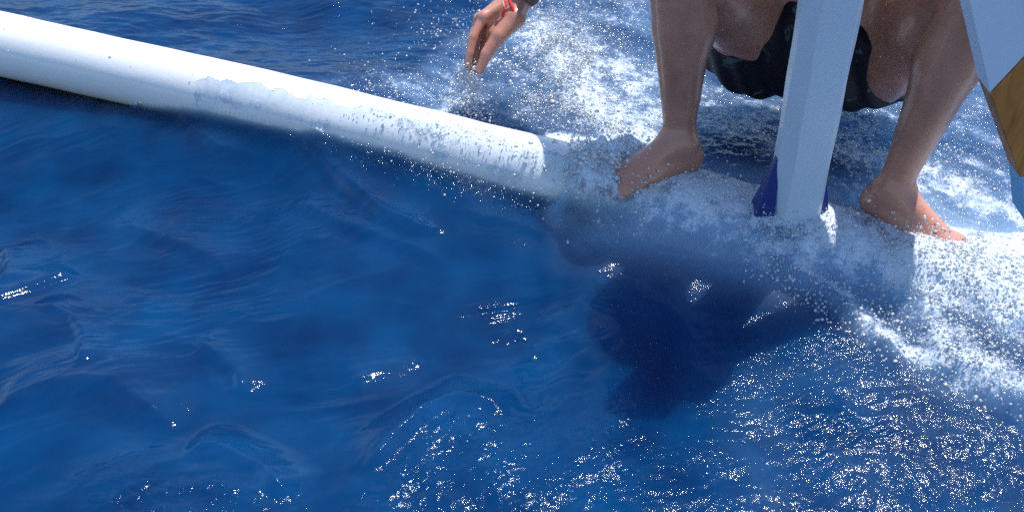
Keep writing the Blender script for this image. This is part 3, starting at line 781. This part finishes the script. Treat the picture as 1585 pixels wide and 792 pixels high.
# torso bent forward over the knees
neck = V(0.50, 1.66, 0.80); chest = V(0.51, 1.70, 0.64); waist = (pel + V(0, -0.02, 0.14)) * 0.6 + chest * 0.4 - V(0, -0.03, 0)
shR = V(0.31, 1.74, 0.68); shL = V(0.71, 1.65, 0.74)
F.limb(pel + V(0, 0, 0.06), waist, 0.125, 0.115, 0.05); F.limb(waist, chest, 0.115, 0.125, 0.05)
F.limb(waist + (shR - chest) * 0.3, chest + (shR - chest) * 0.45, 0.095, 0.10, 0.04); F.limb(waist + (shL - chest) * 0.3, chest + (shL - chest) * 0.45, 0.095, 0.10, 0.04)
F.limb(chest + V(0, 0, 0.06), neck + V(0, -0.01, 0.04), 0.07, 0.052, 0.04)
F.limb(shR, chest + V(0, 0, 0.06), 0.058, 0.075, 0.04); F.limb(shL, chest + V(0, 0, 0.06), 0.058, 0.075, 0.04)
# arms
wrist = W(808, -8, 2.12); elb = (shR + wrist) / 2 + V(-0.02, 0.055, -0.02)
F.limb(shR, elb, 0.052, 0.039, 0.025); F.limb(elb, wrist, 0.040, 0.027, 0.02); F.limb(elb + (wrist - elb) * 0.1, elb + (wrist - elb) * 0.5, 0.042, 0.034, 0.02)
gripc = PB + pdir * 1.62
wristL = gripc + V(0.085, 0.03, 0.0); elbL = (shL + wristL) / 2 + V(0.13, -0.02, -0.06)
F.limb(shL, elbL, 0.052, 0.040, 0.025); F.limb(elbL, wristL, 0.040, 0.027, 0.02)
F.limb(wristL, gripc + V(0.068, -0.01, 0.0), 0.026, 0.030, 0.015)
for q in range(4):                                   # left hand closed round the post
    z = 0.034 - 0.020 * q
    a = gripc + V(0.066, -0.016, z); b_ = gripc + V(0.052, -0.052, z - 0.003); c = gripc + V(0.012, -0.050, z - 0.006); d = gripc + V(-0.012, -0.046, z - 0.006)
    F.limb(a, b_, 0.0105, 0.0098, 0.005); F.limb(b_, c, 0.0098, 0.0088, 0.003); F.limb(c, d, 0.0088, 0.0078, 0.003)
F.limb(gripc + V(0.068, 0.012, 0.02), gripc + V(0.045, 0.050, 0.036), 0.013, 0.010, 0.006); F.limb(gripc + V(0.045, 0.050, 0.036), gripc + V(0.012, 0.050, 0.040), 0.010, 0.0085, 0.004)
# right hand dipping in the water
def Hp(px, py, dd): return W(px, py, 2.12 + dd)
kn = [Hp(748, 27, -0.030), Hp(742, 30, -0.010), Hp(744, 40, 0.012), Hp(756, 47, 0.022)]
pip = [Hp(733, 57, -0.034), Hp(730, 62, -0.012), Hp(735, 68, 0.012), Hp(750, 72, 0.018)]
dip = [Hp(727, 82, -0.030), Hp(726, 88, -0.008), Hp(732, 92, 0.012), Hp(744, 92, 0.016)]
tip = [Hp(725, 99, -0.024), Hp(726, 108, -0.004), Hp(733, 109, 0.012), Hp(744, 103, 0.026)]
for q in range(4):
    F.limb(wrist + (kn[q] - wrist) * 0.10, kn[q], 0.021, 0.0128, 0.012)
    F.ball(kn[q], 0.0135, 0.006)
    F.limb(kn[q], pip[q], 0.0105, 0.0096, 0.003); F.limb(pip[q], dip[q], 0.0094, 0.0086, 0.0025); F.limb(dip[q], tip[q], 0.0086, 0.0074, 0.0025)
th0 = Hp(797, 28, -0.030); th1 = Hp(772, 56, -0.040); th2 = Hp(753, 84, -0.038); th3 = Hp(743, 108, -0.032)
F.limb(wrist, th0, 0.024, 0.021, 0.015); F.limb(th0, th1, 0.0225, 0.0170, 0.010); F.limb(th1, th2, 0.0160, 0.0135, 0.006); F.limb(th2, th3, 0.0130, 0.0098, 0.003)
F.limb(wrist, (kn[3] + th1) / 2, 0.022, 0.020, 0.012)
# head bent forward
hc_ = neck + V(0.0, -0.055, 0.145); fwd = unit(V(-0.05, -0.93, -0.36)); upv = unit(V(0, -0.36, 0.93)); sidev = unit(np.cross(fwd, upv))
ax_ = [sidev, fwd, upv]
F.limb(neck, hc_ - fwd * 0.02 - upv * 0.06, 0.054, 0.054, 0.03)
F.ball(hc_, (0.075, 0.096, 0.108), 0.02, ax_)
F.ball(hc_ + fwd * 0.035 - upv * 0.055, (0.055, 0.058, 0.060), 0.03, ax_)
F.limb(hc_ + fwd * 0.090 + upv * 0.008, hc_ + fwd * 0.108 - upv * 0.030, 0.009, 0.013, 0.012)
F.limb(hc_ + fwd * 0.088 - upv * 0.062 - sidev * 0.018, hc_ + fwd * 0.088 - upv * 0.062 + sidev * 0.018, 0.007, 0.007, 0.006)
F.limb(hc_ + fwd * 0.087 - upv * 0.074 - sidev * 0.014, hc_ + fwd * 0.087 - upv * 0.074 + sidev * 0.014, 0.008, 0.008, 0.006)
for s_ in (-1, 1):
    F.ball(hc_ + sidev * 0.078 * s_ - upv * 0.008 - fwd * 0.008, (0.010, 0.020, 0.032), 0.006, ax_)
    F.limb(hc_ + fwd * 0.088 + upv * 0.022 + sidev * 0.012 * s_, hc_ + fwd * 0.078 + upv * 0.024 + sidev * 0.045 * s_, 0.008, 0.008, 0.010)
o_ = np.minimum(F.D, SH); kk = 0.006
hh = np.clip(0.5 + 0.5 * (SH - F.D) / kk, 0, 1); F.D = (SH * (1 - hh) + F.D * hh - kk * hh * (1 - hh)).astype(np.float32)
bv_, bq_ = F.mesh()
body = mesh_obj('body', bv_, bq_, M['skin'], person); body['label'] = 'wet tanned skin of legs, feet, arms and hand'
# reddened skin: toes, hand and heel
pink = np.zeros(len(bv_))
for c, r in ((ankB + V(0.10, -0.05, -0.04), 0.13), (Hp(745, 60, 0), 0.10), (ankA + V(-0.10, -0.01, -0.05), 0.10), (tip[1], 0.05)):
    pink = np.maximum(pink, np.exp(-(np.linalg.norm(bv_ - c, axis=1) / r) ** 2))
at_ = body.data.attributes.new('pink', 'FLOAT', 'POINT'); at_.data.foreach_set('value', (0.85 * pink).astype(np.float32))
for s_ in (-1, 1):
    c = hc_ + fwd * 0.080 + upv * 0.004 + sidev * 0.030 * s_
    v_, f_ = tube([c - upv * 0.011, c - upv * 0.006, c, c + upv * 0.006, c + upv * 0.011], [0.003, 0.009, 0.012, 0.009, 0.003], 12)
    mesh_obj('eye', v_, f_, M['eye'], person)
# hair
Fh = Field(hc_ - 0.17, hc_ + 0.17, 0.005)
Fh.ball(hc_ - fwd * 0.012 + upv * 0.014, (0.084, 0.104, 0.112), 0.01, ax_)
g = np.meshgrid(*[Fh.lo[k] + Fh.h * np.arange(Fh.n[k]) for k in range(3)], indexing='ij')
rel = [g[k] - hc_[k] for k in range(3)]
cut = (rel[0] * fwd[0] + rel[1] * fwd[1] + rel[2] * fwd[2]) * 0.75 - (rel[0] * upv[0] + rel[1] * upv[1] + rel[2] * upv[2]) * 0.66 - 0.012
Fh.D = np.maximum(Fh.D, cut.astype(np.float32)); Fh.D += (0.004 * np.sin(g[0] * 420 + 3 * np.sin(g[2] * 60)) * 0.5).astype(np.float32)
hv, hq = Fh.mesh(); mesh_obj('hair', hv, hq, M['hair'], person)

# shorts
Fs = Field((0.28, 1.50, 0.02), (1.0, 2.16, 0.55), 0.0045)
for kn_, hp in ((kneeA, hipA), (kneeB, hipB)):
    Fs.limb(kn_ + (hp - kn_) * 0.72 + V(0, 0.01, -0.012), hp + V(0, 0, -0.030), 0.086, 0.108, 0.03)
Fs.ball(pel + V(0, 0.03, 0.03), (0.185, 0.130, 0.14), 0.05)
Fs.ball(pel + V(0.01, 0.035, -0.070), (0.24, 0.115, 0.098), 0.05)
Fs.ball(hipA + V(0.03, 0.05, -0.03), 0.112, 0.04); Fs.ball(hipB + V(-0.03, 0.05, -0.03), 0.112, 0.04)
Fs.limb(pel, waist + V(0, 0, 0.02), 0.14, 0.125, 0.04)
Fs.ball(pel + V(0.09, 0.0, -0.085), (0.12, 0.10, 0.070), 0.05)
g = np.meshgrid(*[Fs.lo[k] + Fs.h * np.arange(Fs.n[k]) for k in range(3)], indexing='ij')
wr = 0.0035 * np.sin((g[0] * 38 + g[2] * 30) + 2.2 * np.sin(g[1] * 21 + g[2] * 14)) + 0.003 * np.sin(g[0] * 90 - g[1] * 60 + g[2] * 30)
Fs.D = (Fs.D + wr).astype(np.float32)
for kn_, hp in ((kneeA, hipA), (kneeB, hipB)):      # hems: the legs of the shorts end across the thighs
    ax = unit(kn_ - hp); c0 = hp + (kn_ - hp) * 0.30
    pl = sum((g[k] - c0[k]) * ax[k] for k in range(3)) + 0.004 * np.sin(g[0] * 70 + g[2] * 55)
    Fs.D = np.maximum(Fs.D, pl.astype(np.float32))
Fs.D = np.maximum(Fs.D, (g[2] - (waist[2] + 0.04)).astype(np.float32))
sv, sq = Fs.mesh(); so = mesh_obj('shorts', sv, sq, M['cloth'], person); so['label'] = 'wet black swim shorts'

# wristbands
def band(center, axis, r, tr, mat, name, tilt=V(0, 0, 0), flat=1.0):
    a = unit(axis); e1 = unit(np.cross(a, V(0.2, 1, 0.1)) + tilt); e2 = np.cross(a, e1)
    pts = [center + r * (math.cos(q) * e1 + flat * math.sin(q) * e2) + a * 0.004 * math.sin(3 * q) for q in np.linspace(0, 2 * math.pi, 40, endpoint=False)]
    v_, f_ = tube(pts, tr, 8, closed=True); return mesh_obj(name, v_, f_, mat, person)
wa = unit(wrist - elb)
for k in range(3): o = band(wrist - wa * (0.012 + 0.009 * k), wa, 0.0325, 0.0052, M['brown_weave'], 'woven_wristband')
o = band(wrist + wa * 0.006, wa, 0.0315, 0.0034, M['red'], 'red_wristband', V(0.1, 0, 0.2))
o = band(wrist + wa * 0.015, wa, 0.0310, 0.0018, M['cream'], 'cream_wristband', V(0, 0.2, 0))
for (a, b_, c, nm, mt, r) in ((Hp(778, -6, -0.045), Hp(782, 10, -0.048), Hp(777, 27, -0.046), 'red_tassel', 'red', 0.0040), (Hp(786, -6, -0.045), Hp(791, 8, -0.048), Hp(797, 24, -0.050), 'red_tassel', 'red', 0.0042), (Hp(777, -6, -0.046), Hp(779, 6, -0.050), Hp(783, 15, -0.050), 'cream_tassel', 'cream', 0.0018)):
    v_, f_ = tube([a, (a + b_) / 2, b_, (b_ + c) / 2, c], [r * 0.6, r * 0.8, r, r, r * 0.5], 8); mesh_obj(nm, v_, f_, M[mt], person)

# ------------------------------------------------------------------ spray: thousands of beads of water
def ico():
    t = (1 + 5 ** 0.5) / 2
    v = np.array([(-1, t, 0), (1, t, 0), (-1, -t, 0), (1, -t, 0), (0, -1, t), (0, 1, t), (0, -1, -t), (0, 1, -t), (t, 0, -1), (t, 0, 1), (-t, 0, -1), (-t, 0, 1)], float)
    f = np.array([(0, 11, 5), (0, 5, 1), (0, 1, 7), (0, 7, 10), (0, 10, 11), (1, 5, 9), (5, 11, 4), (11, 10, 2), (10, 7, 6), (7, 1, 8), (3, 9, 4), (3, 4, 2), (3, 2, 6), (3, 6, 8), (3, 8, 9), (4, 9, 5), (2, 4, 11), (6, 2, 10), (8, 6, 7), (9, 8, 1)])
    return v / np.linalg.norm(v[0]), f
IV, IF = ico()
def beads(P_, R_, name, label):
    n = len(P_); A = rng.normal(size=(n, 3, 3)); Qm, _ = np.linalg.qr(A)
    sc_ = R_[:, None] * (1 + 0.35 * rng.normal(size=(n, 3)).clip(-1.5, 2))
    v = np.einsum('nij,vj->nvi', Qm, IV) * 1.0
    v = v * sc_[:, None, :] + P_[:, None, :]
    f = (IF[None] + (np.arange(n) * 12)[:, None, None]).reshape(-1, 3)
    o = mesh_obj(name, v.reshape(-1, 3), f, M['drop']); o['kind'] = 'stuff'; o['label'] = label; o['category'] = 'water spray'
    return o
def scatter_px(n, poly, spread, hmean, rlo, rhi, up0=0.0):
    """beads thrown up above the water around a polyline given in photo pixels"""
    pts = [G(a, b_) for a, b_ in poly]; L = [np.linalg.norm(pts[i + 1] - pts[i]) for i in range(len(pts) - 1)]
    cum = np.concatenate([[0], np.cumsum(L)]); q = rng.uniform(0, cum[-1], n); i = np.clip(np.searchsorted(cum, q) - 1, 0, len(L) - 1)
    t = (q - cum[i]) / np.array(L)[i]; A_ = np.array(pts)[i]; B_ = np.array(pts)[i + 1]
    p_ = A_ + (B_ - A_) * t[:, None]; p_[:, :2] += rng.normal(0, spread, (n, 2))
    p_[:, 2] = water_z(p_[:, 0], p_[:, 1]) + up0 + rng.exponential(hmean, n)
    r = rlo * (rhi * 1.35 / rlo) ** (rng.uniform(0, 1, n) ** 2.0) ; return p_, r
L_ = []
L_.append(scatter_px(3600, [(840, 20), (900, 100), (960, 180), (1040, 220)], 0.10, 0.020, 0.0007, 0.0026))
L_.append(scatter_px(2600, [(700, 60), (780, 60), (860, 20), (980, 10)], 0.12, 0.012, 0.0006, 0.0021))
L_.append(scatter_px(1500, [(560, 130), (680, 165), (800, 180), (900, 200)], 0.06, 0.010, 0.0006, 0.0021))
L_.append(scatter_px(2600, [(1100, 180), (1200, 200), (1320, 220), (1450, 260), (1580, 320)], 0.10, 0.012, 0.0006, 0.0021))
L_.append(scatter_px(1800, [(1200, 150), (1400, 180), (1560, 220)], 0.12, 0.012, 0.0006, 0.0020))
L_.append(scatter_px(2600, [(1400, 420), (1480, 460), (1585, 500)], 0.06, 0.016, 0.0007, 0.0024))
L_.append(scatter_px(1300, [(1420, 520), (1500, 560), (1585, 600)], 0.05, 0.008, 0.0009, 0.0024))
L_.append(scatter_px(800, [(560, 225), (660, 265), (760, 290), (830, 300)], 0.030, 0.007, 0.0008, 0.0019))
L_.append(scatter_px(900, [(860, 310), (940, 330), (1010, 340)], 0.035, 0.012, 0.0010, 0.0034))
L_.append(scatter_px(120, [(880, 260), (960, 300)], 0.03, 0.022, 0.0010, 0.0034))
L_.append(scatter_px(700, [(1160, 390), (1260, 450), (1380, 540)], 0.03, 0.006, 0.0009, 0.0022))
L_.append(scatter_px(140, [(800, 40), (860, 90), (900, 150)], 0.06, 0.03, 0.0022, 0.0045))
L_.append(scatter_px(60, [(770, 90), (800, 120)], 0.03, 0.03, 0.0022, 0.0045))
L_.append(scatter_px(1600, [(830, 90), (860, 60), (910, 90), (870, 130), (840, 110)], 0.012, 0.018, 0.0007, 0.0024))
L_.append(scatter_px(1100, [(800, 150), (880, 165), (960, 215)], 0.02, 0.010, 0.0007, 0.0024))
L_.append(scatter_px(1500, [(900, 300), (1010, 310), (1100, 345), (1200, 385), (1330, 400)], 0.03, 0.006, 0.0006, 0.0022))
P_ = np.concatenate([a for a, _ in L_]); R_ = np.concatenate([b_ for _, b_ in L_])
beads(P_, R_, 'spray_droplets', 'small bright water droplets thrown up along the wake and round the feet')
# beads of water clinging to the lower legs, feet and hand
sel = np.where((bv_[:, 2] < 0.36) & (bv_[:, 1] < 1.78) | (bv_[:, 0] < 0.02) & (bv_[:, 2] < 0.3))[0]
pick = rng.choice(sel, 420, replace=False)
bo = beads(bv_[pick], np.exp(rng.uniform(math.log(0.0006), math.log(0.0017), 420)), 'water_beads', 'small water beads clinging to the wet skin')
bo.parent = person; bo.location = tuple(-Vector(person['base'])); del bo['category']
# droplets sitting on the white float
n = 110; xb = rng.uniform(-1.0, 0.12, n) ** 1.0; xb = np.where(rng.random(n) < 0.6, rng.uniform(-0.45, 0.12, n), xb); ab = rng.normal(0.55, 0.45, n)
pb = np.array([faxis_x(x) + (FR + 0.0003) * (math.cos(a) * V(0, 0, 1) - math.sin(a) * FN) for x, a in zip(xb, ab)])
bo = beads(pb, np.exp(rng.uniform(math.log(0.0006), math.log(0.0018), n)), 'water_beads', 'water beads on the white paint of the float')
bo.parent = boat; bo.location = tuple(-Vector(boat['base'])); del bo['category']
# the splash where the fingers cut the water
n = 900; t = rng.uniform(0, 1, n); c0 = tip[1] + V(0, 0, 0.015); hcw = G(728, 190)
p_ = c0 + (hcw - c0) * t[:, None] + rng.normal(0, 1, (n, 3)) * (0.010 + 0.022 * t[:, None]) * V(1, 0.8, 0.7)
beads(p_, np.exp(rng.uniform(math.log(0.0010), math.log(0.0032), n)), 'hand_splash', 'burst of droplets under the trailing fingers')

print('tris', sum(len(o.data.loop_triangles) or sum(max(0, len(p.vertices) - 2) for p in ()) for o in sc.objects if o.type == 'MESH'), 'body', len(bq_), 'water', len(quads))
for nm, q in (('kneeA', kneeA), ('ankA', ankA), ('hipA', hipA), ('kneeB', kneeB), ('ankB', ankB), ('hipB', hipB), ('wrist', wrist), ('shR', shR)):
    print(nm, np.round(q, 3))
print('shinA', np.linalg.norm(kneeA - ankA), 'thA', np.linalg.norm(kneeA - hipA), 'shinB', np.linalg.norm(kneeB - ankB), 'thB', np.linalg.norm(kneeB - hipB), 'arm', np.linalg.norm(shR - wrist))
